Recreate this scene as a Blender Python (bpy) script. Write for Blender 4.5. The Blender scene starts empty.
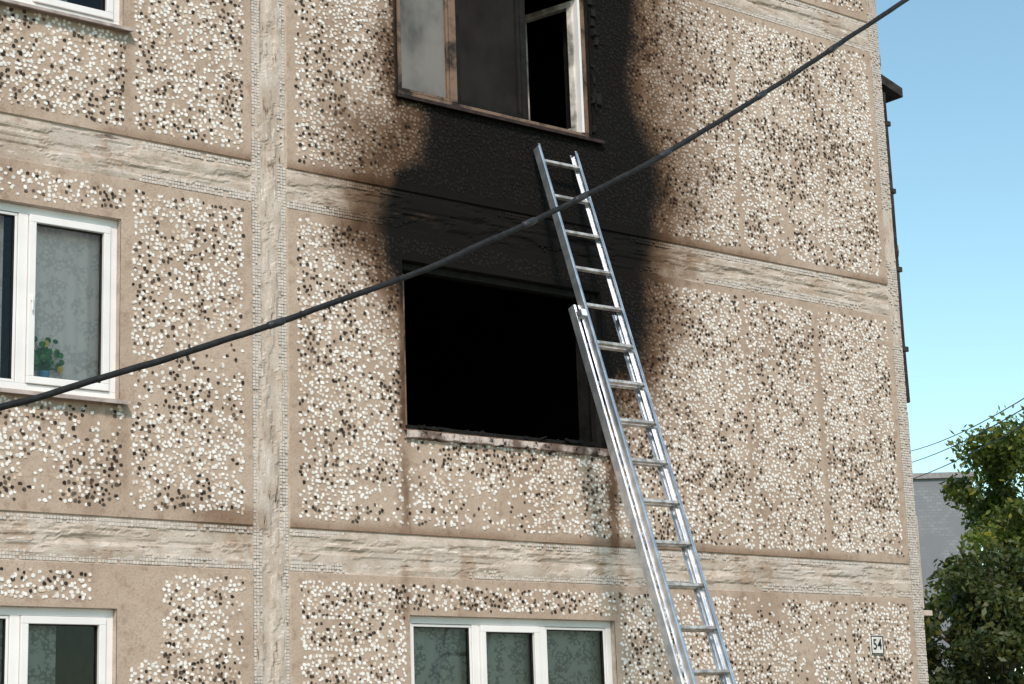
import bpy, numpy as np, math, random
from mathutils import Matrix, Vector
rng=np.random.default_rng(7); random.seed(7)
C=bpy.context.scene.collection
# ------------------------------------------------------------ helpers
def link(o,parent=None):
    C.objects.link(o)
    if parent: o.parent=parent
    return o
def empty(name):
    e=bpy.data.objects.new(name,None); e.empty_display_size=.2; return link(e)
def mesh_obj(name,verts,faces,mats,parent=None,mi=None,smooth=False,attrs=None):
    me=bpy.data.meshes.new(name); me.from_pydata([tuple(v) for v in verts],[],[tuple(f) for f in faces])
    for m in (mats if isinstance(mats,(list,tuple)) else [mats]): me.materials.append(m)
    if mi is not None: me.polygons.foreach_set('material_index',np.array(mi,dtype=np.int32))
    if smooth: me.polygons.foreach_set('use_smooth',np.ones(len(me.polygons),dtype=bool))
    if attrs:
        for k,a in attrs.items():
            at=me.attributes.new(k,'FLOAT','POINT'); at.data.foreach_set('value',np.asarray(a,dtype=np.float32))
    me.update(); o=bpy.data.objects.new(name,me); return link(o,parent)
def fast_mesh(name,V,loops,starts,totals,mats,parent=None,mi=None,attrs=None,cols=None,smooth=False):
    me=bpy.data.meshes.new(name)
    me.vertices.add(len(V)); me.vertices.foreach_set('co',np.asarray(V,dtype=np.float32).ravel())
    me.loops.add(len(loops)); me.loops.foreach_set('vertex_index',np.asarray(loops,dtype=np.int32))
    me.polygons.add(len(starts)); me.polygons.foreach_set('loop_start',np.asarray(starts,dtype=np.int32))
    try: me.polygons.foreach_set('loop_total',np.asarray(totals,dtype=np.int32))
    except Exception: pass
    for m in mats: me.materials.append(m)
    if mi is not None: me.polygons.foreach_set('material_index',np.asarray(mi,dtype=np.int32))
    me.polygons.foreach_set('use_smooth',np.full(len(starts),smooth,dtype=bool))
    if attrs:
        for k,a in attrs.items():
            at=me.attributes.new(k,'FLOAT','POINT'); at.data.foreach_set('value',np.asarray(a,dtype=np.float32))
    if cols is not None:
        at=me.attributes.new('tint','FLOAT_COLOR','POINT'); at.data.foreach_set('color',np.asarray(cols,dtype=np.float32).ravel())
    me.update(calc_edges=True); me.validate()
    return link(bpy.data.objects.new(name,me),parent)
class Geo:
    def __init__(s): s.v=[];s.f=[];s.m=[]
    def box(s,x0,x1,y0,y1,z0,z1,m=0,skip=()):
        b=len(s.v); s.v+=[(x0,y0,z0),(x1,y0,z0),(x1,y1,z0),(x0,y1,z0),(x0,y0,z1),(x1,y0,z1),(x1,y1,z1),(x0,y1,z1)]
        F=[(0,3,2,1),(4,5,6,7),(0,1,5,4),(1,2,6,5),(2,3,7,6),(3,0,4,7)]
        for i,f in enumerate(F):
            if i in skip: continue
            s.f.append(tuple(b+k for k in f)); s.m.append(m)
    def obox(s,c,ax,ay,az,m=0):
        c=np.array(c);b=len(s.v)
        for sz in(-1,1):
            for sx,sy in((-1,-1),(1,-1),(1,1),(-1,1)): s.v.append(tuple(c+sx*np.array(ax)+sy*np.array(ay)+sz*np.array(az)))
        for f in [(0,3,2,1),(4,5,6,7),(0,1,5,4),(1,2,6,5),(2,3,7,6),(3,0,4,7)]: s.f.append(tuple(b+k for k in f)); s.m.append(m)
    def quad(s,a,b_,c,d,m=0):
        b=len(s.v); s.v+=[a,b_,c,d]; s.f.append((b,b+1,b+2,b+3)); s.m.append(m)
    def tube(s,P,r,n=8,m=0,cap=True):
        P=[np.array(p,float) for p in P]; b=len(s.v)
        if not hasattr(r,'__len__'): r=[r]*len(P)
        for i,p in enumerate(P):
            t=P[min(i+1,len(P)-1)]-P[max(i-1,0)]; t/=np.linalg.norm(t)+1e-9
            h=np.array([0,0,1.]) if abs(t[2])<.9 else np.array([1.,0,0])
            u=np.cross(t,h);u/=np.linalg.norm(u);w=np.cross(t,u)
            for k in range(n):
                a=2*math.pi*k/n; s.v.append(tuple(p+r[i]*(u*math.cos(a)+w*math.sin(a))))
        for i in range(len(P)-1):
            for k in range(n):
                k2=(k+1)%n; s.f.append((b+i*n+k,b+i*n+k2,b+(i+1)*n+k2,b+(i+1)*n+k)); s.m.append(m)
        if cap:
            s.f.append(tuple(b+k for k in range(n))[::-1]); s.m.append(m)
            s.f.append(tuple(b+(len(P)-1)*n+k for k in range(n))); s.m.append(m)
    def obj(s,name,mats,parent=None,bevel=0,smooth=False):
        o=mesh_obj(name,s.v,s.f,mats,parent,s.m,smooth)
        if bevel:
            md=o.modifiers.new('bevel','BEVEL'); md.width=bevel; md.segments=2; md.limit_method='ANGLE'
        return o
def vnoise(x,z,seed):
    xi=np.floor(x).astype(np.int64);zi=np.floor(z).astype(np.int64);fx=x-xi;fz=z-zi
    fx=fx*fx*(3-2*fx);fz=fz*fz*(3-2*fz)
    def h(a,b):
        n=(a*374761393+b*668265263+seed*974634777)&0xffffffff
        n=((n^(n>>13))*1274126177)&0xffffffff
        return ((n^(n>>16))&0xffff)/65535.0
    return (h(xi,zi)*(1-fx)+h(xi+1,zi)*fx)*(1-fz)+(h(xi,zi+1)*(1-fx)+h(xi+1,zi+1)*fx)*fz
def fbm(x,z,s,seed,o=4):
    t=0;a=.5;n=0
    for i in range(o):
        t=t+a*vnoise(x*s*2**i+17.3*i,z*s*2**i+5.1*i,seed+i);n+=a;a*=.5
    return t/n
sst=lambda x,a,b:(lambda t:t*t*(3-2*t))(np.clip((x-a)/(b-a),0,1))
# ------------------------------------------------------------ materials
class NT:
    def __init__(s,name):
        s.mat=bpy.data.materials.new(name); s.mat.use_nodes=True; s.t=s.mat.node_tree; s.t.nodes.clear()
        s.out=s.n('ShaderNodeOutputMaterial'); s.b=s.n('ShaderNodeBsdfPrincipled'); s.l(s.b.outputs[0],s.out.inputs[0])
    def n(s,t,**k):
        x=s.t.nodes.new(t)
        for a,v in k.items(): setattr(x,a,v)
        return x
    def l(s,a,b): s.t.links.new(a,b)
    def put(s,sock,v):
        if hasattr(v,'links'): s.l(v,sock)
        else: sock.default_value=v
    def attr(s,n): return s.n('ShaderNodeAttribute',attribute_name=n).outputs['Fac']
    def acol(s,n): return s.n('ShaderNodeAttribute',attribute_name=n).outputs['Color']
    def math(s,op,a,b=0,c=0,clamp=False):
        x=s.n('ShaderNodeMath',operation=op,use_clamp=clamp); s.put(x.inputs[0],a);s.put(x.inputs[1],b);s.put(x.inputs[2],c); return x.outputs[0]
    def smooth(s,v,a,b):
        x=s.n('ShaderNodeMapRange',interpolation_type='SMOOTHSTEP'); s.put(x.inputs['Value'],v); x.inputs['From Min'].default_value=a;x.inputs['From Max'].default_value=b; return x.outputs[0]
    def mix(s,f,a,b,mode='MIX'):
        x=s.n('ShaderNodeMix',data_type='RGBA',blend_type=mode); s.put(x.inputs[0],f)
        for sock,v in((x.inputs[6],a),(x.inputs[7],b)):
            if not hasattr(v,'links') and len(v)==3: v=(*v,1)
            s.put(sock,v)
        return x.outputs[2]
    def coord(s,scale=(1,1,1)):
        g=s.n('ShaderNodeNewGeometry')
        if scale==(1,1,1): return g.outputs['Position']
        m=s.n('ShaderNodeMapping'); s.l(g.outputs['Position'],m.inputs[0]); m.inputs['Scale'].default_value=scale; return m.outputs[0]
    def noise(s,scale,detail=3,rough=.55,vec=None,dist=0):
        x=s.n('ShaderNodeTexNoise'); s.l(vec or s.coord(),x.inputs['Vector']); x.inputs['Scale'].default_value=scale;x.inputs['Detail'].default_value=detail;x.inputs['Roughness'].default_value=rough; x.inputs['Distortion'].default_value=dist; return x.outputs[0]
    def bump(s,h,strength=.5,dist=.01):
        x=s.n('ShaderNodeBump'); x.inputs['Strength'].default_value=strength;x.inputs['Distance'].default_value=dist; s.l(h,x.inputs['Height']); s.l(x.outputs[0],s.b.inputs['Normal'])
    def fin(s,col,rough=.8,metal=0,spec=.3):
        if not hasattr(col,'links') and len(col)==3: col=(*col,1)
        s.put(s.b.inputs['Base Color'],col); s.put(s.b.inputs['Roughness'],rough); s.b.inputs['Metallic'].default_value=metal; s.b.inputs['Specular IOR Level'].default_value=spec
        return s.mat
    def soot(s,col,k=1.0):
        a=s.attr('soot'); n=s.noise(5,4,.7)
        w=s.math('MULTIPLY',s.math('MULTIPLY',a,s.math('SUBTRACT',1.0,a)),1.7)
        q=s.math('ADD',a,s.math('MULTIPLY',w,s.math('SUBTRACT',n,.5)),clamp=True)
        c=s.mix(s.smooth(q,.02,.5),col,s.mix(1.0,col,(.40,.29,.21),'MULTIPLY'))
        s.put(s.b.inputs['Specular IOR Level'],.2)
        return s.mix(s.smooth(q,.15,.85),c,s.mix(k,col,(.006,.005,.0045)))
def simple(name,col,rough=.6,metal=0,var=.15,scale=8,bump=0,spec=.3):
    m=NT(name); n=m.noise(scale,3)
    dark=tuple(c*(1-var) for c in col); lite=tuple(min(1,c*(1+var)) for c in col)
    c=m.mix(m.smooth(n,.3,.7),dark,lite)
    if bump: m.bump(m.noise(scale*6,2),bump,.01)
    return m.fin(c,rough,metal,spec)
m=NT('facade_render')
n1=m.noise(1.6,4,.6); n2=m.noise(70,2,.6)
tan=m.mix(m.smooth(n1,.3,.7),(.42,.32,.248),(.51,.405,.325))
tan=m.mix(m.smooth(m.noise(11,4,.65),.5,.72),tan,(.34,.25,.19))
tan=m.mix(m.math('MULTIPLY',m.smooth(n2,.55,.3),.4),tan,(.27,.195,.15))
mv=m.n('ShaderNodeMapping'); g_=m.n('ShaderNodeNewGeometry'); m.l(g_.outputs['Position'],mv.inputs[0])
vs=m.n('ShaderNodeMix',data_type='VECTOR'); m.l(m.attr('vj'),vs.inputs[0]); vs.inputs[4].default_value=(3.6,3,24); vs.inputs[5].default_value=(24,3,4.5); m.l(vs.outputs[1],mv.inputs['Scale'])
jn=m.noise(1,7,.78,mv.outputs[0])
pl=m.mix(m.smooth(m.noise(3.5,4,.7),.4,.62),(.57,.495,.43),(.45,.37,.30))
pl=m.mix(m.smooth(n1,.5,.7),pl,(.53,.47,.42))
hv=m.math('SUBTRACT',1.0,m.attr('vj'))
pl=m.mix(m.math('MULTIPLY',m.math('MULTIPLY',m.smooth(m.noise(2.3,5,.75),.53,.60),.6),hv),pl,(.38,.265,.185))
pl=m.mix(m.math('MULTIPLY',m.smooth(jn,.455,.41),.55),pl,(.31,.225,.17))
crk=m.math('MULTIPLY',m.smooth(jn,.405,.375),m.smooth(m.noise(2.2,3),.38,.55))
pl=m.mix(m.math('MULTIPLY',crk,.9),pl,(.07,.045,.035))
pl=m.mix(m.smooth(jn,.575,.61),pl,(.68,.63,.58))
pl=m.mix(m.math('MULTIPLY',m.smooth(n2,.55,.3),.3),pl,(.30,.23,.18))
col=m.mix(m.attr('joint'),tan,pl)
col=m.mix(m.attr('stain'),col,m.mix(1.0,col,(.42,.31,.23),'MULTIPLY'))
col=m.soot(col)
m.bump(n2,.4,.008)
M_fac=m.fin(col,.9,0,.15)
def chipmat(name):
    m=NT(name); c=m.mix(m.math('MULTIPLY',m.smooth(m.noise(30,2,.7),.5,.8),.3),m.acol('tint'),(.38,.30,.24))
    c=m.mix(m.attr('stain'),c,m.mix(1.0,c,(.42,.31,.23),'MULTIPLY'))
    return m.fin(m.soot(c,.995),m.math('ADD',m.math('MULTIPLY',m.attr('soot'),.4),.5),0,.22)
M_chip=chipmat('mosaic_chips')
M_white=simple('white_pvc',(.80,.78,.77),.35,0,.05,3)
M_grimy=simple('grimy_pvc',(.45,.42,.39),.5,0,.65,6)
M_sheet=simple('zinc_sill',(.45,.37,.34),.5,.2,.3,9,.3)
M_sillwood=simple('sill_brown',(.03,.016,.013),.6,0,.5,12,.4)
m=NT('scorched_frame'); n=m.noise(3.2,5,.7); c=m.mix(m.smooth(n,.42,.64),(.20,.13,.09),(.02,.014,.011)); M_burnt=m.fin(c,.6)
M_char=simple('charred',(.008,.007,.006),.9,0,.5,14,.6)
m=NT('scorched_sill'); n=m.noise(5,5,.7); c=m.mix(m.smooth(n,.42,.6),(.58,.49,.45),(.16,.11,.09)); c=m.mix(m.smooth(m.noise(14,3,.7),.52,.64),c,(.02,.016,.014)); m.bump(m.noise(30,2),.5,.01); M_sillburn=m.fin(c,.75)
M_plast=simple('reveal_plaster',(.48,.40,.34),.85,0,.2,6,.3)
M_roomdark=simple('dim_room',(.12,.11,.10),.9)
M_room=simple('sooty_room',(.005,.0045,.0045),.98,spec=.05)
m=NT('glass_pane'); m.t.nodes.remove(m.b)
tr=m.n('ShaderNodeBsdfTransparent'); tr.inputs[0].default_value=(.95,.94,.93,1); gl=m.n('ShaderNodeBsdfGlossy'); gl.inputs['Roughness'].default_value=.02
fr=m.n('ShaderNodeFresnel'); fr.inputs[0].default_value=1.5; mx=m.n('ShaderNodeMixShader'); m.l(fr.outputs[0],mx.inputs[0]); m.l(tr.outputs[0],mx.inputs[1]); m.l(gl.outputs[0],mx.inputs[2]); m.l(mx.outputs[0],m.out.inputs[0]); M_glass=m.mat
def dirtyglass(name,c,lo,ro,sp):
    m=NT(name); n=m.noise(1.7,4,.6,m.coord((1,1,.7)))
    return m.fin(m.mix(m.smooth(n,.3,.65),tuple(x*lo for x in c),c),ro,0,sp)
M_gl_soot=dirtyglass('smoked_glass',(.20,.185,.17),.18,.45,.3); M_gl_dark=dirtyglass('sooted_glass',(.022,.019,.017),.4,.7,.1)
def curtain(name,c,hole):
    m=NT(name); v=m.n('ShaderNodeTexVoronoi'); m.l(m.coord((1,0,1)),v.inputs[0]); v.inputs['Scale'].default_value=42
    n=m.noise(7,2,.5,m.coord((1,0,1)))
    al=m.math('ADD',m.smooth(v.outputs[0],.62,.35),m.smooth(n,.48,.56),clamp=True)
    dark=tuple(x*hole for x in c)
    return m.fin(m.mix(al,dark,c),.9,0,.1)
M_lace=curtain('lace_curtain',(.92,.85,.82),.8); M_lace_t=curtain('lace_curtain_teal',(.36,.395,.375),.5)
m=NT('aluminium'); n=m.noise(1,3,.6,m.coord((60,60,3)))
M_alu=m.fin(m.mix(m.smooth(m.noise(9,3),.35,.7),(.52,.56,.61),(.78,.81,.85)),m.math('ADD',m.math('MULTIPLY',n,.22),.22),.85)
M_aluw=simple('ladder_rung',(.54,.51,.48),.45,.5,.4,14)
M_rub=simple('rubber',(.014,.014,.015),.6,0,.4,30,.3)
M_tape=simple('tape',(.03,.03,.034),.35,0,.4,30,.3)
M_wire=simple('thin_wire',(.04,.05,.055),.6)
M_slate=simple('dark_slate_sheet',(.03,.026,.024),.8,0,.6,9,.5)
M_brick=simple('end_wall_render',(.24,.19,.155),.9,0,.4,5,.4)
# ------------------------------------------------------------ layout
A_,B_=.1225,.194; XL,X0,XC,XE=-.31,0.,6.84,7.0; XW=-7.3
floors=[0.6+2.7*k for k in range(5)]
cols_=[(XW+.15,XL),(X0,XC)]
panels=[(c0,c1,f+A_,f+2.7-B_,ci,k) for ci,(c0,c1) in enumerate(cols_) for k,f in enumerate(floors)]
wins=[(-3.42,-1.37,f+.93,f+2.21,0,k) for k,f in enumerate(floors)]
for k,f in enumerate(floors):
    z0,z1=(f+.92,f+2.22)
    if k==1: z0,z1=4.23,5.56
    if k==2: z0,z1=6.92,8.25
    wins.append((1.04,3.09,z0,z1,1,k))
def rd(x,z,x0,x1,z0,z1,ax=1,az=1):
    dx=np.maximum(np.maximum(x0-x,x-x1),0)/ax; dz=np.maximum(np.maximum(z0-z,z-z1),0)/az
    return np.hypot(dx,dz)
def soot_f(x,z):
    wx=(fbm(x,z,1.2,11)-.5)*.4; wz=(fbm(x,z,1.2,23)-.5)*.35; X=x+wx; Z=z+wz
    g=lambda d,p=1.7:np.exp(-d**p)
    s=g(rd(X,Z,1.8,3.15,5.55,6.95,.70,.8))*1.3
    s=np.maximum(s,1.1*g(rd(X,Z,1.25,3.25,5.5,6.15,.42,.4)))
    s=np.maximum(s,.5*g(rd(X,Z,.85,3.6,5.75,6.5,.5,.4)))
    s=np.maximum(s,1.3*g(rd(X,Z,2.9,3.2,6.7,10.2,.56,1.0)))
    s=np.maximum(s,.45*g(rd(X,Z,3.0,3.6,6.4,10.2,.95,1.0)))
    s=np.maximum(s,.5*g(rd(X,Z,1.02,1.1,6.5,7.2,.28,.5)))
    s=np.maximum(s,.8*g(rd(x,z,1.04,3.1,6.9,8.3,.07,.1)))
    s=np.maximum(s,.9*g(rd(X,Z,1.4,3.0,8.3,9.2,.5,.7)))
    s=np.maximum(s,.9*g(rd(x,z,1.06,3.12,5.3,5.62,.09,.3)))
    s=np.maximum(s,.95*g(rd(x,z,3.09,3.14,4.9,5.6,.12,.35)))
    s=np.maximum(s,.45*g(rd(x,z,1.02,3.12,4.24,5.5,.06,.04)))
    dr=fbm(x*3,z*.4,2.2,31,3)
    s=np.maximum(s,.30*g(rd(x,z,1.0,1.05,3.55,4.2,.04,.15))*sst(dr,.25,.6)*1.3)
    s=np.maximum(s,.30*g(rd(x,z,3.1,3.16,3.5,4.2,.05,.2))*sst(dr,.25,.6)*1.3)
    s=np.maximum(s,.22*g(rd(x,z,.98,1.02,2.78,3.1,.04,.1)))
    s=np.maximum(s,.15*g(rd(x,z,3.1,3.2,2.9,3.25,.05,.15)))
    return np.clip(s,0,1)
def stain_f(x,z):
    s=np.zeros_like(x)
    for (c0,c1,z0,z1,ci,k) in panels:
        ins=(x>c0)&(x<c1)&(z>z0)&(z<z1)
        s=np.where(ins,.7*np.exp(-((z-z0)/.06)**2)*sst(fbm(x,z*0,.9,51+k),.4,.65),s)
    n=fbm(x*2.2,z*.35,1.2,77,4); s=np.maximum(s,.22*sst(n,.62,.8))
    for (x0,x1,z0,z1,ci,k) in wins:
        for e in(x0,x1): s=np.maximum(s,.28*np.exp(-(rd(x,z,e-.03,e+.03,z0-.5,z0,.05,.15))**2))
    s=np.maximum(s,.7*np.exp(-(rd(x,z,-.6,-.36,3.42,3.5,.2,.06))**2))
    return np.clip(s,0,1)
bld=empty('apartment_building')
def lines(lo,hi,keys,st):
    L=list(np.arange(lo,hi,st))+[lo,hi]
    ks=[]
    for k in keys: ks+=[k-.004,k+.004]
    L=[v for v in L if all(abs(v-k)>st*.45 for k in ks) or v in(lo,hi)]+ks
    return np.array(sorted(set(round(v,5) for v in L)))
kx=[XL,X0,XC,XW+.15]; kz=[z for p in panels[:5] for z in p[2:4]]
wx=sorted({e for w in wins for e in w[:2]}); wz=sorted({e for w in wins for e in w[2:4]})
def lines2(lo,hi,keys,exact,st):
    L=lines(lo,hi,keys,st); L=[v for v in L if all(abs(v-e)>.006 for e in exact)]+list(exact); return np.array(sorted(set(L)))
GX=lines2(XW,XE,kx,wx,.022); GZ=lines2(0.6,14.1,kz,wz,.015)
XX,ZZ=np.meshgrid(GX,GZ); x=XX.ravel();z=ZZ.ravel()
inp=np.zeros(len(x),bool)
for p in panels: inp|=(x>p[0])&(x<p[1])&(z>p[2])&(z<p[3])
vj=(((x>XL)&(x<X0))|(x>XC)).astype(float)
hr=fbm(x*.9,z*6,2.6,5,5); vr=fbm(x*6,z*1.2,2.6,9,5); rr_=np.where(vj>0,vr,hr)
jc=np.where(vj>0,np.abs(x+.155),np.abs(((z-.6+1.35)%2.7)-1.35+0.035))
cr_=np.exp(-((jc-.03*(fbm(x,z,2.,45)-.3))/.012)**2)*.008
y=np.where(inp,-.016-.004*fbm(x,z,3,2),-.001-.008*sst(rr_,.46,.48)*sst(jc,.19,.10)-.007*sst(rr_,.55,.57)*sst(jc,.15,.08)+np.where(vj>0,0,cr_))
fine=(fbm(x,z,18,3,3)-.5)*.004; y=y+fine
nz,nx=len(GZ),len(GX); idx=np.arange(nx*nz).reshape(nz,nx)
q=np.stack([idx[:-1,:-1],idx[:-1,1:],idx[1:,1:],idx[1:,:-1]],-1).reshape(-1,4)
cx=((GX[:-1]+GX[1:])/2)[None,:].repeat(nz-1,0).ravel(); cz=((GZ[:-1]+GZ[1:])/2)[:,None].repeat(nx-1,1).ravel()
keep=np.ones(len(q),bool)
for w in wins: keep&=~((cx>w[0])&(cx<w[1])&(cz>w[2])&(cz<w[3]))
q=q[keep]
sj=soot_f(x,z); sj=np.where(inp,sj,sj*(1-.35*sst(fbm(x*1.2,z*7,2.4,66,4),.56,.66)*sst(x,1.8,1.1)))
fast_mesh('facade_panels',np.stack([x,y,z],1),q.ravel(),np.arange(len(q))*4,np.full(len(q),4),[M_fac],bld,
  attrs={'soot':sj,'joint':(~inp).astype(float),'vj':vj,'stain':stain_f(x,z)},smooth=False)
g=Geo(); D=12.
g.quad((XE,0,0),(XE,D,0),(XE,D,14.1),(XE,0,14.1)); g.quad((XW,D,0),(XW,0,0),(XW,0,14.1),(XW,D,14.1)); g.quad((XE,D,0),(XW,D,0),(XW,D,14.1),(XE,D,14.1))
g.box(XW-.1,XE+.1,-.12,D+.1,14.1,14.45); g.box(XW-.02,XE+.02,-.06,0.0,0,.598)
g.obj('gable_walls_and_roof',[M_brick],bld)
# chips
sp=.0368; gx=np.arange(XW,XE,sp); gz=np.arange(.6,11.5,sp*.87)
CX,CZ=np.meshgrid(gx,gz); CX=CX+(np.arange(len(gz))%2)[:,None]*sp/2
CX=CX.ravel();CZ=CZ.ravel(); CX+=rng.uniform(-.0135,.0135,len(CX)); CZ+=rng.uniform(-.0135,.0135,len(CZ))
ok=np.zeros(len(CX),bool)
wob=(fbm(CX,CZ,2.5,61)-.5)*.03
for p in panels: ok|=(CX>p[0]+.075+wob)&(CX<p[1]-.075+wob)&(CZ>p[2]+.07+wob)&(CZ<p[3]-.06+wob)
for w in wins: ok&=~((CX>w[0]-.04)&(CX<w[1]+.04)&(CZ>w[2]-.05)&(CZ<w[3]+.045))
strips=[(-1.31,.032,0,14),(-3.5,.035,0,14),(4.85,.026,6.1,14),(4.79,.02,3.3,5.9),(5.75,.033,3.3,5.9),(5.94,.03,.6,3.2),(6.0,.018,6.0,14),(1.02,.02,3.4,4.2),(3.13,.02,.6,4.2)]
for sx,sw,z0,z1 in strips: ok&=~((np.abs(CX-sx+wob*.3)<sw)&(CZ>z0)&(CZ<z1))
bare=fbm(CX,CZ,1.1,71,5); gap=fbm(CX,CZ,8,72,3); ok&=rng.random(len(CX))>(.06+.6*sst(bare,.66,.78)+.35*sst(gap,.57,.72))
ok&=~(rd(CX+wob*4,CZ+wob*4,-1.5,-1.12,2.55,3.0)<.08)
CX=CX[ok];CZ=CZ[ok];N=len(CX)
ang=np.linspace(0,2*math.pi,7)[:-1][None,:]+rng.uniform(0,1,(N,1))+rng.uniform(-.3,.3,(N,6))
r=rng.uniform(.0113,.0176,(N,1))*rng.uniform(.82,1.12,(N,6))
el=rng.uniform(.83,1.17,(N,1))
ox=np.cos(ang)*r*el; oz=np.sin(ang)*r/el
tx=rng.normal(0,.06,(N,1)); tz=rng.normal(0,.06,(N,1)); h=rng.uniform(.002,.005,(N,1))
base=np.stack([CX[:,None]+ox,np.full((N,6),-.013),CZ[:,None]+oz],-1)
top=np.stack([CX[:,None]+ox*.9,-.0185-h+tx*ox+tz*oz,CZ[:,None]+oz*.9],-1)
V=np.concatenate([base,top],1).reshape(-1,3)
o12=(np.arange(N)*12)[:,None]
L=[o12+np.array([[6,7,8,9,10,11]])]
for k in range(6):
    k2=(k+1)%6; L.append(o12+np.array([[k,k2,6+k2,6+k]]))
loops=np.concatenate(L,1); tot=np.tile([6,4,4,4,4,4,4],N); st=np.concatenate([[0],np.cumsum(tot)[:-1]])
cl=fbm(CX,CZ,4.2,81,3); left=sst(CX,1.5,-.5)*.03
pd=.12+.42*sst(cl+left+.04*sst(CZ,5.5,7),.5,.7)
dk=rng.random(N)<pd
u=rng.random(N)
light=np.stack([.72+.16*u,.695+.16*u,.665+.16*u],1); warm=rng.random(N)<.16; light[warm]*=[.8,.68,.58]
v=rng.random((N,1))**2.2; dark=np.array([[.022,.017,.014]])+v*np.array([[.12,.085,.062]])
cc=np.where(dk[:,None],dark,light); cc=np.concatenate([cc,np.ones((N,1))],1)
cv=np.repeat(cc,12,0)
fast_mesh('mosaic_chips',V,loops.ravel(),st,tot,[M_chip],bld,attrs={'soot':np.repeat(soot_f(CX,CZ),12),'stain':np.repeat(stain_f(CX,CZ)*.5,12)},cols=cv)
# small square tiles along the joints
T=[]
pt=.0235
def strip_(x0,x1,z0,z1):
    a=np.arange(x0+pt/2,x1,pt); b=np.arange(z0+pt/2,z1,pt); p,q_=np.meshgrid(a,b); T.append(np.stack([p.ravel(),q_.ravel()],1))
for (c0,c1,z0,z1,ci,k) in panels:
    if k>3: continue
    strip_(c0,c1,z1+.006,z1+.006+pt*3.2); strip_(c0,c1,z0-.006-pt*2.2,z0-.008)
    if ci==0: strip_(c1+.006,c1+.006+pt*3.3,z0-.12,z1+.19)
    else:
        strip_(c0-.006-pt*3.3,c0-.008,z0-.12,z1+.19); strip_(XC+.012,XE-.01,z0-.12,z1+.19)
T=np.concatenate(T); cover=fbm(T[:,0]*1.0,T[:,1]*1.6,1.3,91,5); cover=np.where((T[:,0]>XL)&(T[:,0]<X0)|(T[:,0]>XC),cover-.12,cover)
T=T[(rng.random(len(T))>.1)&(cover+rng.normal(0,.03,len(T))<.54)]; N=len(T)
hs=.0092; s4=np.array([[-1,-1],[1,-1],[1,1],[-1,1]])*hs
jt=rng.normal(0,.0007,(N,1,2)); c4=T[:,None,:]+s4[None]+jt
b4=np.stack([c4[...,0],np.full((N,4),-.001),c4[...,1]],-1); t4=np.stack([c4[...,0],np.full((N,4),-.0115)+rng.normal(0,.001,(N,1)),c4[...,1]],-1)
V=np.concatenate([b4,t4],1).reshape(-1,3); o8=(np.arange(N)*8)[:,None]
L=np.concatenate([o8+np.array([[4,5,6,7]])]+[o8+np.array([[k,(k+1)%4,4+(k+1)%4,4+k]]) for k in range(4)],1)
u=rng.random((N,1)); tc=np.concatenate([np.array([[.50,.45,.405]])+u*np.array([[.18,.17,.165]]),np.ones((N,1))],1)
fast_mesh('joint_tiles',V,L.ravel(),np.arange(N*5)*4,np.full(N*5,4),[M_chip],bld,attrs={'soot':np.repeat(soot_f(T[:,0],T[:,1]),8),'stain':np.repeat(stain_f(T[:,0],T[:,1])*.5,8)},cols=np.repeat(tc,8,0))
# ------------------------------------------------------------ windows
def reveal(g,w,m=0,d=.32):
    x0,x1,z0,z1=w[:4]; a=-.012
    g.quad((x0,a,z0),(x0,d,z0),(x0,d,z1),(x0,a,z1),m); g.quad((x1,d,z0),(x1,a,z0),(x1,a,z1),(x1,d,z1),m)
    g.quad((x0,a,z1),(x0,d,z1),(x1,d,z1),(x1,a,z1),m); g.quad((x0,d,z0),(x0,a,z0),(x1,a,z0),(x1,d,z0),m)
def room(g,w,m=0,dep=3.2):
    x0,x1,z0,z1=w[:4]; X0_,X1_=x0-.7,x1+.7;Z0,Z1=z0-.85,z1+.35; y0,y1=.32,.32+dep
    g.quad((X0_,y1,Z0),(X1_,y1,Z0),(X1_,y1,Z1),(X0_,y1,Z1),m)
    g.quad((X0_,y0,Z0),(X0_,y1,Z0),(X0_,y1,Z1),(X0_,y0,Z1),m); g.quad((X1_,y1,Z0),(X1_,y0,Z0),(X1_,y0,Z1),(X1_,y1,Z1),m)
    g.quad((X0_,y0,Z0),(X1_,y0,Z0),(X1_,y1,Z0),(X0_,y1,Z0),m); g.quad((X0_,y1,Z1),(X1_,y1,Z1),(X1_,y0,Z1),(X0_,y0,Z1),m)
    for a,b,c,d in((X0_,x0,Z0,Z1),(x1,X1_,Z0,Z1),(x0,x1,Z0,z0),(x0,x1,z1,Z1)): g.quad((a,y0,c),(b,y0,c),(b,y0,d),(a,y0,d),m)
def frame(g,x0,x1,z0,z1,t,y0,y1,m=0):
    g.box(x0,x1,y0,y1,z0,z0+t,m); g.box(x0,x1,y0,y1,z1-t,z1,m); g.box(x0,x0+t,y0,y1,z0+t,z1-t,m); g.box(x1-t,x1,y0,y1,z0+t,z1-t,m)
def sill(w,mat,over=.05,th=.025,out=.09,drop=.02):
    g=Geo();x0,x1,z0=w[0]-over*.4,w[1]+over,w[2]
    g.v+=[(x0,-out,z0-drop-th),(x1,-out,z0-drop-th),(x1,.05,z0-th*.3),(x0,.05,z0-th*.3),(x0,-out,z0-drop),(x1,-out,z0-drop),(x1,.05,z0+.006),(x0,.05,z0+.006)]
    for f in [(0,3,2,1),(4,5,6,7),(0,1,5,4),(1,2,6,5),(2,3,7,6),(3,0,4,7)]: g.f.append(f); g.m.append(0)
    return g.obj('window_sill',[mat],bld,.003)
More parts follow.
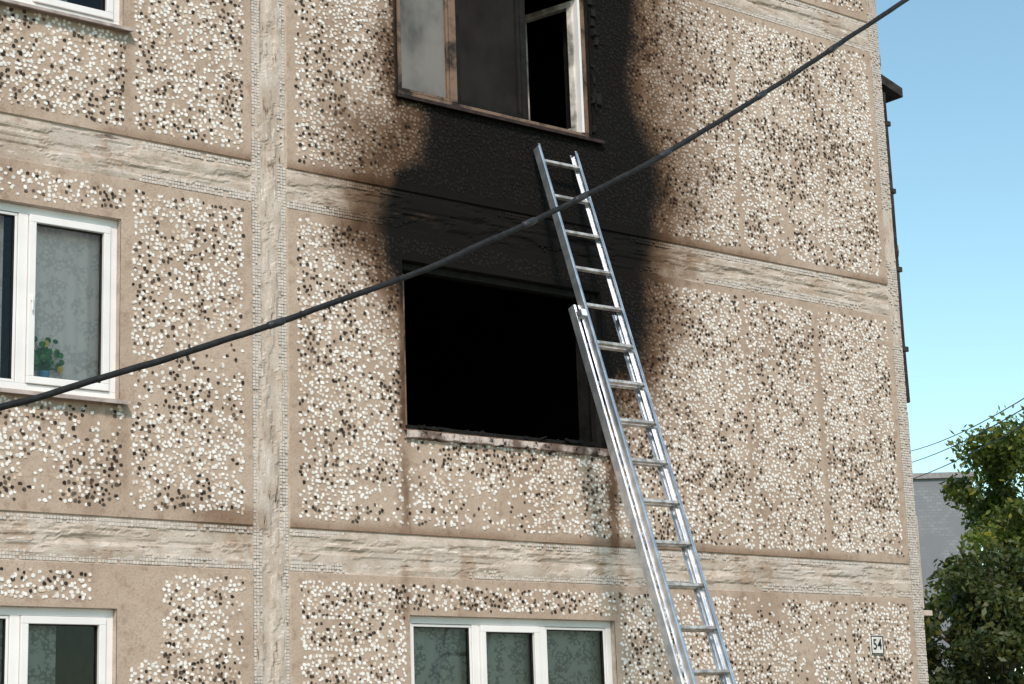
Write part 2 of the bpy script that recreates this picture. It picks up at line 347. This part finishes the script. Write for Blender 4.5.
def drape(name,x0,x1,z0,z1,y,mat,amp=.02,per=.12,nx_=60):
    v=[];f=[]
    for j in range(2):
        for i in range(nx_+1):
            t=i/nx_; xx=x0+(x1-x0)*t
            v.append((xx,y+amp*math.sin(2*math.pi*xx/per+1.3*math.sin(xx*5))+(amp*.5*math.sin(xx*23)),(z0,z1)[j]))
    for i in range(nx_): f.append((i,i+1,nx_+2+i,nx_+1+i))
    return mesh_obj(name,v,f,mat,bld,smooth=True)
FY0,FY1=.035,.095
for w in wins:
    x0,x1,z0,z1,ci,k=w; fire=(ci==1 and k in(1,)); up=(ci==1 and k==2)
    g=Geo(); reveal(g,w); g.obj('window_reveal',[M_char if (fire or up) else M_plast],bld)
    g=Geo(); room(g,w); g.obj('room_interior',[M_room if (fire or up) else M_roomdark],bld)
    if fire: continue
    if up: continue
    sill(w,M_sheet)
    g=Geo(); frame(g,x0,x1,z0,z1,.055,FY0,FY1)
    if ci==0: mull=[x1-.70,x1-1.38]; 
    else: mull=[x0+.66,x0+1.32]
    for mx_ in mull: g.box(mx_-.035,mx_+.035,FY0+.002,FY1,z0+.055,z1-.055)
    xs=[x0+.055]+sorted(sum([[a-.035,a+.035] for a in mull],[]))+[x1-.055]
    gk=Geo()
    for i in range(0,len(xs),2):
        a,b=xs[i],xs[i+1]; sash=(i==2) if ci else (i!=2)
        t=.05 if sash else .02
        frame(g,a+.003,b-.003,z0+.058,z1-.058,t,FY0-.018 if sash else FY0+.008,FY1-.01)
        frame(gk,a+.003+t,b-.003-t,z0+.058+t,z1-.058-t,.006,FY0+.012,FY1-.02)
        if sash:
            hz=(z0+z1)/2; g.box(a+.018,a+.032,FY0-.034,FY0-.019,hz-.02,hz+.02); g.box(a+.019,a+.031,FY0-.045,FY0-.035,hz-.09,hz+.01)
    g.obj('window_frame',[M_white],bld,.004); gk.obj('window_gasket',[M_rub],bld)
    g=Geo(); g.quad((x0+.05,FY0+.03,z0+.05),(x1-.05,FY0+.03,z0+.05),(x1-.05,FY0+.03,z1-.05),(x0+.05,FY0+.03,z1-.05)); g.obj('window_glass',[M_glass],bld)
    if ci==0 and k==1:
        drape('lace_curtain',x1-.62,x1-.05,z0+.05,z1-.03,.165,M_lace,.007,.09); drape('lace_curtain',x0,x1-.78,z0+.05,z1-.03,.165,M_lace,.007,.09)
    elif ci==0: drape('lace_curtain',x0+.03,x1-.35,z0,z1,.17,M_lace_t,.012)
    else: drape('lace_curtain',x0+.03,x1-.03,z0,z1,.17,M_lace_t,.012)
# fire window: burnt-out remains
g=Geo(); 
g.box(1.043,1.07,.0,.07,4.26,5.45,0); g.box(1.05,3.08,.02,.09,4.235,4.27,1); g.box(3.03,3.087,.03,.1,4.27,5.55,1); g.box(1.08,3.03,.04,.1,5.5,5.555,1)
g.obj('burnt_window_frame',[M_burnt,M_char],bld,.004)
v=[];f=[];n_=60
for i in range(n_+1):
    t=i/n_;xx=1.02+2.12*t; e=(random.random()-.5)*.012; e2=(random.random()-.5)*.014
    v+=[(xx,-.055+e,4.165+e2),(xx,-.06+e,4.215+e2*.5),(xx,.12,4.24),(xx,-.01,4.150+e2)]
for i in range(n_):
    b=i*4; f+=[(b,b+4,b+5,b+1),(b+1,b+5,b+6,b+2),(b+3,b+7,b+4,b)]
mesh_obj('window_sill',v,f,M_sillburn,bld)
g=Geo()
for i in range(34):
    a=random.uniform(1.1,3.0); l=random.uniform(.02,.09); g.obox((a,random.uniform(-.01,.1),4.25+random.uniform(0,.02)),(l,random.uniform(-.01,.02),random.uniform(-.01,.02)),(0,.01,0),(0,0,random.uniform(.004,.014)))
g.obj('charred_debris',[M_char],bld)
x0,x1,z0,z1=1.04,3.09,6.92,8.25
g=Geo(); frame(g,x0,x1,z0,z1,.05,.03,.10,0); g.box(1.60,1.67,.028,.10,z0+.05,z1-.05,0); g.box(2.36,2.42,.03,.10,z0+.05,z1-.05,1)
frame(g,1.675,2.355,z0+.053,z1-.053,.035,.035,.09,1); frame(g,1.093,1.597,z0+.053,z1-.053,.025,.035,.09,0)
g.obj('scorched_window_frame',[M_burnt,M_char],bld,.004)
g=Geo(); g.quad((1.1,.06,z0+.07),(1.59,.06,z0+.07),(1.59,.06,z1-.07),(1.1,.06,z1-.07),0); g.quad((1.7,.06,z0+.07),(2.34,.06,z0+.07),(2.34,.06,z1-.07),(1.7,.06,z1-.07),1); g.obj('smoked_glass',[M_gl_soot,M_gl_dark],bld)
th=math.radians(76)
g=Geo(); frame(g,-.58,0,z0+.06,z1-.06,.055,-.03,.03,0); o=g.obj('open_casement',[M_grimy],bld,.004); o.location=(3.02,.09,0); o.rotation_euler=(0,0,-th)
g=Geo(); g.box(3.005,3.03,.02,.1,z0+.05,z1-.05); g.obj('casement_jamb',[M_white],bld)
g=Geo()
for i in range(16):
    zz=random.uniform(6.95,8.2); g.obox((3.11+random.uniform(-.02,.05),-.03,zz),(random.uniform(.008,.03),0,0),(0,random.uniform(.004,.02),0),(random.uniform(-.01,.01),0,random.uniform(.01,.05)))
g.obj('charred_debris',[M_char],bld)
sill((x0,x1,z0),M_sillwood,.09,.03,.07)
# ------------------------------------------------------------ gable edge details
g=Geo()
g.box(7.0,7.30,.2,1.4,8.15,8.27,0)
g.obox((7.27,.7,8.29),(.18,0,-.05),(0,.6,0),(0,0,.05),0)
g.box(7.0,7.045,.06,.3,4.7,7.95,1)
g.tube([(7.075,.07,8.15),(7.08,.07,7.2),(7.075,.07,5.6),(7.085,.07,5.0)],.038,10,0)
for zz in (5.5,6.3,7.1,7.8): g.box(7.0,7.13,.025,.06,zz,zz+.05,0)
for i in range(60):
    zz=5.2+i*.045; k_=fbm(np.array(zz*1.7),np.array(2.),1.,5); wv=.035+.05*random.random()+(.26*max(0,k_-.35) if 5.25<zz<6.6 else 0)
    g.obox((7.02+wv*.5,.16+random.random()*.04,zz),(wv*.5+.02,0,random.uniform(-.012,.012)),(0,.1,0),(random.uniform(-.01,.01),0,.02+.03*random.random()),random.choice([0,0,1]))
g.box(7.001,7.07,.05,.3,8.35,11.,1)
for i in range(8):
    zz=8.5+i*.31; g.obox((7.05,.15,zz),(.035+.02*random.random(),0,0),(0,.08,0),(0,0,.06),0)
g.box(7.001,7.06,.04,.25,2.9,4.9,1); g.box(7.001,7.14,-.0,.5,2.95,3.0,2); g.box(7.001,7.09,.05,.4,3.02,3.9,2)
g.obj('gable_edge_cladding',[M_slate,M_brick,M_plast],bld,.004)
# ------------------------------------------------------------ house number sign 54
sg=empty('house_number_sign'); sx,sz,ss=6.275,2.665,.088
g=Geo(); g.box(sx-ss,sx+ss,-.034,-.02,sz-ss,sz+ss,0); g.obj('plate',[simple('sign_white',(.74,.72,.68),.5,0,.1,9)],sg,.003)
g=Geo(); frame(g,sx-ss+.004,sx+ss-.004,sz-ss+.004,sz+ss-.004,.010,-.037,-.0345); g.obj('border',[M_rub],sg)
cu=bpy.data.curves.new('digits','FONT'); cu.body='54'; cu.size=.135; cu.align_x='CENTER'; cu.align_y='CENTER'; cu.extrude=.0015; cu.offset=.001; cu.space_character=1.12; cu.materials.append(M_rub)
to=bpy.data.objects.new('digits',cu); link(to,sg); to.location=(sx,-.037,sz); to.rotation_euler=(math.pi/2,0,0); to.scale=(.85,1,1)
# ------------------------------------------------------------ potted plant on the sill
pp=empty('potted_plant'); px,py,pz=-1.86,.118,4.235
g=Geo(); g.tube([(px,py,pz),(px,py,pz+.14),(px,py,pz+.142),(px,py,pz+.165)],[.028,.034,.037,.037],18)
g.obj('pot',[simple('blue_pot',(.16,.42,.66),.4)],pp)
g=Geo()
for i in range(46):
    a=random.uniform(0,6.28); e=random.uniform(.1,1.35); l=random.uniform(.07,.21); b0=np.array([px,py,pz+.165])
    c0=b0+np.array([math.cos(a)*math.cos(e)*l*.9,max(-.025,min(.02,math.sin(a)*.05)),math.sin(e)*l*1.1])
    g.tube([b0,(b0+c0)/2+np.array([0,0,.01]),c0],[.002,.0018,.001],4)
    t1=np.array([math.cos(a*3),-.1,math.sin(a*3)]); t1/=np.linalg.norm(t1); t2=np.cross(t1,[.1,1,.2]); t2/=np.linalg.norm(t2); R_=random.uniform(.016,.032)
    bI=len(g.v); 
    for q_ in range(8):
        an=2*math.pi*q_/8; rr=R_*(1+.35*math.cos(an)); g.v.append(tuple(c0+t1*rr*math.cos(an)+t2*rr*.75*math.sin(an)+np.array([0,-.004,0])))
    g.f.append(tuple(range(bI,bI+8))); g.m.append(1 if i%10==0 else 0)
g.obj('leaves',[simple('plant_leaf',(.06,.2,.055),.5,0,.5,40),simple('blossom',(.75,.5,.08),.5)],pp)
# ------------------------------------------------------------ ladder
Tt=np.array([2.59,-.09,6.71]); Bb=np.array([2.68,-2.25,0.0])
ax=(Bb-Tt); Ln=np.linalg.norm(ax); ax/=Ln; xr=np.array([1.,0,0]); nr=np.cross(ax,xr); nr=nr if nr[1]<0 else -nr; nr/=np.linalg.norm(nr)
xr=np.cross(nr,ax); xr=xr if xr[0]>0 else -xr; xr/=np.linalg.norm(xr)
ld=empty('extension_ladder')
def rail(g,c,s0,s1,off,m=0):
    mid=Tt+ax*(s0+s1)/2+xr*c+nr*off; hl=(s1-s0)/2; sg_=1 if c>0 else -1
    g.obox(mid,xr*.0035,nr*.036,ax*hl,m)
    g.obox(mid-xr*sg_*.013+nr*.0325,xr*.0095,nr*.0035,ax*hl,m); g.obox(mid-xr*sg_*.013-nr*.0325,xr*.0095,nr*.0035,ax*hl,m)
RS=.343
def section(name,hw,s0,s1,off,start,n0=0):
    g=Geo(); rail(g,-hw,s0,s1,off); rail(g,hw,s0,s1,off); g.obj(name+'_rails',[M_alu],ld,.002)
    g=Geo(); s=start+n0*RS
    while s<s1-.1:
        p=Tt+ax*s+nr*off; g.obox(p,xr*(hw-.004),nr*.018,ax*.013,0); s+=RS
    g.obj(name+'_rungs',[M_aluw],ld,.004)
section('fly_section',.213,-.0,Ln-.9,.0,.15)
section('base_section',.245,1.50,Ln,-.085,.13,5)
g=Geo()
for sx_ in(-.245,.245): g.obox(Tt+ax*(Ln-.03)+xr*sx_-nr*.085,xr*.02,nr*.04,ax*.04)
for sx_ in(-.213,.213): g.obox(Tt+ax*(.01)+xr*sx_,xr*.007,nr*.037,ax*.012)
g.obj('feet_and_caps',[M_rub],ld,.004)
g=Geo()
for sx_ in(-.23,.23): g.obox(Tt+ax*1.6+xr*sx_-nr*.04,xr*.016,nr*.05,ax*.03); g.obox(Tt+ax*(Ln-1.)+xr*sx_-nr*.04,xr*.016,nr*.05,ax*.03)
g.obj('brackets',[M_alu],ld,.003)
# ------------------------------------------------------------ camera
F_,YAW,PIT,ROL=1931.18,.6868,.2168,-.0343; CP=np.array([-7.4943,-11.7362,1.6861])
f=np.array([math.sin(YAW)*math.cos(PIT),math.cos(YAW)*math.cos(PIT),math.sin(PIT)]); r0=np.array([math.cos(YAW),-math.sin(YAW),0]); u0=np.cross(r0,f)
R=r0*math.cos(ROL)+u0*math.sin(ROL);U=-r0*math.sin(ROL)+u0*math.cos(ROL)
cam=bpy.data.cameras.new('camera'); co=bpy.data.objects.new('camera',cam); link(co); bpy.context.scene.camera=co
cam.sensor_width=36; cam.lens=F_*36/1024; cam.clip_end=3000; cam.clip_start=.1
co.matrix_world=Matrix(((R[0],U[0],-f[0],CP[0]),(R[1],U[1],-f[1],CP[1]),(R[2],U[2],-f[2],CP[2]),(0,0,0,1)))
# ------------------------------------------------------------ overhead cable (hangs 4 m in front of the facade)
cp=np.array([(-4.66,3.04),(-4.02,3.28),(-3.74,3.39),(-3.40,3.51),(-3.04,3.67),(-2.68,3.79),(-2.31,3.93),(-1.88,4.12),(-1.55,4.28),(-1.17,4.49),(-0.78,4.68),(-0.47,4.84),(-0.07,5.06),(0.35,5.35),(0.71,5.58),(1.27,5.92),(1.78,6.25),(2.43,6.66),(3.51,7.37)])
pf=np.polyfit(cp[:,0],cp[:,1],4); xs=np.linspace(-4.8,3.5,160); zs=np.polyval(pf,xs)+(fbm(xs,xs*0,1.6,3)-.5)*.03
sl0=np.polyval(np.polyder(pf),-4.8); sl1=np.polyval(np.polyder(pf),3.5)
pts=[(x_,-4.,zs[0]+(x_+4.8)*sl0*.8) for x_ in np.linspace(-14,-4.9,20)]+[(a,-4.,b) for a,b in zip(xs,zs)]+[(x_,-4.,zs[-1]+(x_-3.5)*sl1) for x_ in np.linspace(3.6,9,14)]
rad=[.015+.0018*float(vnoise(np.array(p[0]*9.),np.array(0.),5)) for p in pts]
oc=empty('overhead_cable'); g=Geo(); g.tube(pts,rad,10); g.obj('cable',[M_rub],oc,smooth=True)
g=Geo()
for xm in (-2.62,-1.0,-.62,.05,.9,1.6):
    zc=np.polyval(pf,xm)+(fbm(np.array(xm),np.array(0.),1.6,3)-.5)*.03; t_=np.array([1,0,np.polyval(np.polyder(pf),xm)]);t_/=np.linalg.norm(t_); c_=np.array([xm,-4,zc])
    g.tube([c_-t_*.05,c_-t_*.04,c_+t_*.04,c_+t_*.05],[.015,.020,.020,.015],10)
g.obj('tape_wraps',[M_tape],oc,smooth=True)
# ------------------------------------------------------------ ground, background building, trees, wires
m=NT('yard_ground'); n=m.noise(.35,5,.6); c=m.mix(m.smooth(n,.45,.6),(.29,.25,.22),(.12,.13,.05)); m.bump(m.noise(12,3),.5,.03); M_gr=m.fin(c,.95)
g=Geo(); g.quad((-900,-900,0),(900,-900,0),(900,900,0),(-900,900,0)); g.obj('ground',[M_gr])
bb=empty('distant_apartment_block')
m=NT('grey_brick'); bk=m.n('ShaderNodeTexBrick'); mp=m.n('ShaderNodeMapping'); tc_=m.n('ShaderNodeTexCoord'); m.l(tc_.outputs['Object'],mp.inputs[0]); mp.inputs['Rotation'].default_value=(math.pi/2,0,0); m.l(mp.outputs[0],bk.inputs[0])
bk.inputs['Scale'].default_value=2.6; bk.inputs['Color1'].default_value=(.21,.225,.24,1); bk.inputs['Color2'].default_value=(.27,.285,.30,1); bk.inputs['Mortar'].default_value=(.17,.18,.195,1); bk.inputs['Mortar Size'].default_value=.02
M_gb=m.fin(m.mix(m.smooth(m.noise(.8,4),.4,.65),bk.outputs[0],(.2,.21,.225)),.9)
g=Geo(); g.box(-16,0,0,12,0,9.85,0); g.box(-16.1,.1,-.1,12.1,9.85,10.02,1)
for fl in range(3):
    for i in range(4): g.box(-14.8+i*3,-13.2+i*3,-.02,.05,1.6+fl*3,3.1+fl*3,2)
g.obj('walls',[M_gb,simple('parapet',(.28,.27,.27),.9),M_roomdark],bb); bb.location=(40.3,24.7,0); bb.rotation_euler=(0,0,math.radians(-38))
def leafmat(name):
    m=NT(name); c=m.acol('tint'); m.fin(c,.5,0,.4)
    tl=m.n('ShaderNodeBsdfTranslucent'); m.l(m.mix(1.0,c,(1.3,1.5,.7),'MULTIPLY'),tl.inputs[0]); mx=m.n('ShaderNodeMixShader'); mx.inputs[0].default_value=.3; m.l(m.b.outputs[0],mx.inputs[1]); m.l(tl.outputs[0],mx.inputs[2]); m.l(mx.outputs[0],m.out.inputs[0]); return m.mat
M_leaf=leafmat('foliage'); M_bark=simple('bark',(.09,.07,.05),.9,0,.4,10,.6)
def tree(name,loc,H,cr,cz,ch,ncl,per,leaf,tint,seed):
    rg=np.random.default_rng(seed); e=empty(name); loc=np.array(loc,float); g=Geo()
    g.tube([loc,loc+[.1,0,H*.3],loc+[-.05,.1,H*.6],loc+[0,0,H*.9]],[.2,.15,.1,.03],9)
    cs=[]
    while len(cs)<ncl:
        p=rg.uniform(-1,1,3)
        if .25<np.linalg.norm(p)<1: cs.append(loc+np.array([p[0]*cr,p[1]*cr,cz+p[2]*ch]))
    for c in cs[:26]:
        s=loc+np.array([0,0,max(1.5,(c[2]-loc[2])*rg.uniform(.35,.6))]); g.tube([s,(s+c)/2+[0,0,.25],c],[.06,.035,.012],6)
    g.obj('trunk_and_limbs',[M_bark],e)
    cs=np.array(cs); P=[];TT=[]
    for c in cs:
        rr=rg.uniform(.3,.7)*cr/3; n=int(per*rg.uniform(.6,1.3)); d=rg.normal(0,1,(n,3)); d/=np.linalg.norm(d,axis=1)[:,None]
        P.append(c+d*rr*rg.uniform(.35,1.15,(n,1))*[1.1,1.1,.75]); TT.append(np.full(n,rg.uniform(.6,1.4)))
    P=np.concatenate(P);k=np.concatenate(TT); N=len(P)
    a=rg.normal(0,1,(N,3));a/=np.linalg.norm(a,axis=1)[:,None]; b=np.cross(a,rg.normal(0,1,(N,3)));b/=np.linalg.norm(b,axis=1)[:,None]
    sz=leaf*rg.uniform(.6,1.3,(N,1)); V=np.stack([P-a*sz,P+b*sz*.5,P+a*sz,P-b*sz*.5],1).reshape(-1,3)
    t=np.array([tint])*k[:,None]*rg.uniform(.6,1.4,(N,1)); yl=rg.random(N)<.14; t[yl]*=[1.9,1.4,.8]; t=np.concatenate([t,np.ones((N,1))],1)
    fast_mesh('foliage',V,np.arange(N*4),np.arange(N)*4,np.full(N,4),[M_leaf],e,cols=np.repeat(t,4,0))
tree('birch_tree',(26.9,12.0,0),8.9,3.0,5.9,2.95,200,330,.075,(.115,.155,.032),1)
tree('maple_tree',(22.35,10.75,0),5.6,2.1,2.9,2.6,105,330,.075,(.055,.072,.024),2)
tree('birch_tree',(34.0,14.2,0),7.4,4.0,3.9,3.4,130,300,.1,(.07,.10,.03),3)
g=Geo()
for k,(dz,dy) in enumerate([(.25,0),(-.05,.5),(-.5,1.2)]):
    a=np.array([27.6,16.5+dy,8.3+dz]);b=np.array([16.9,5.75+dy*.6,6.9+dz*.8]);d=b-a
    P=[a-d*.5+d*2.5*t-np.array([0,0,.5*(1-(2*t-1)**2)-.3]) for t in np.linspace(0,1,20)]; g.tube(P,.009,5)
g.obj('overhead_wires',[M_wire])
# ------------------------------------------------------------ light
el,az=math.radians(41),math.radians(216)
w=bpy.data.worlds.new('World'); bpy.context.scene.world=w; w.use_nodes=True; nt=w.node_tree; sk=nt.nodes.new('ShaderNodeTexSky'); sk.sky_type='NISHITA'; sk.sun_disc=False
sk.sun_elevation=el; sk.sun_rotation=az; sk.air_density=1.0; sk.dust_density=.6; sk.ozone_density=1.0
mx=nt.nodes.new('ShaderNodeMix'); mx.data_type='RGBA'; mx.blend_type='MULTIPLY'; mx.inputs[0].default_value=1; mx.inputs[7].default_value=(1.20,1.38,1.2,1)
nt.links.new(sk.outputs[0],mx.inputs[6]); nt.links.new(mx.outputs[2],nt.nodes['Background'].inputs[0]); nt.nodes['Background'].inputs[1].default_value=.145
sl=bpy.data.lights.new('sun','SUN'); sl.energy=3.2; sl.angle=math.radians(9); sl.color=(1,.86,.77); so=bpy.data.objects.new('sun',sl); link(so)
dv=Vector((math.sin(az)*math.cos(el),math.cos(az)*math.cos(el),math.sin(el))); so.rotation_euler=dv.to_track_quat('Z','Y').to_euler()
sc=bpy.context.scene; sc.view_settings.view_transform='Standard'; sc.view_settings.look='None'; sc.view_settings.exposure=0
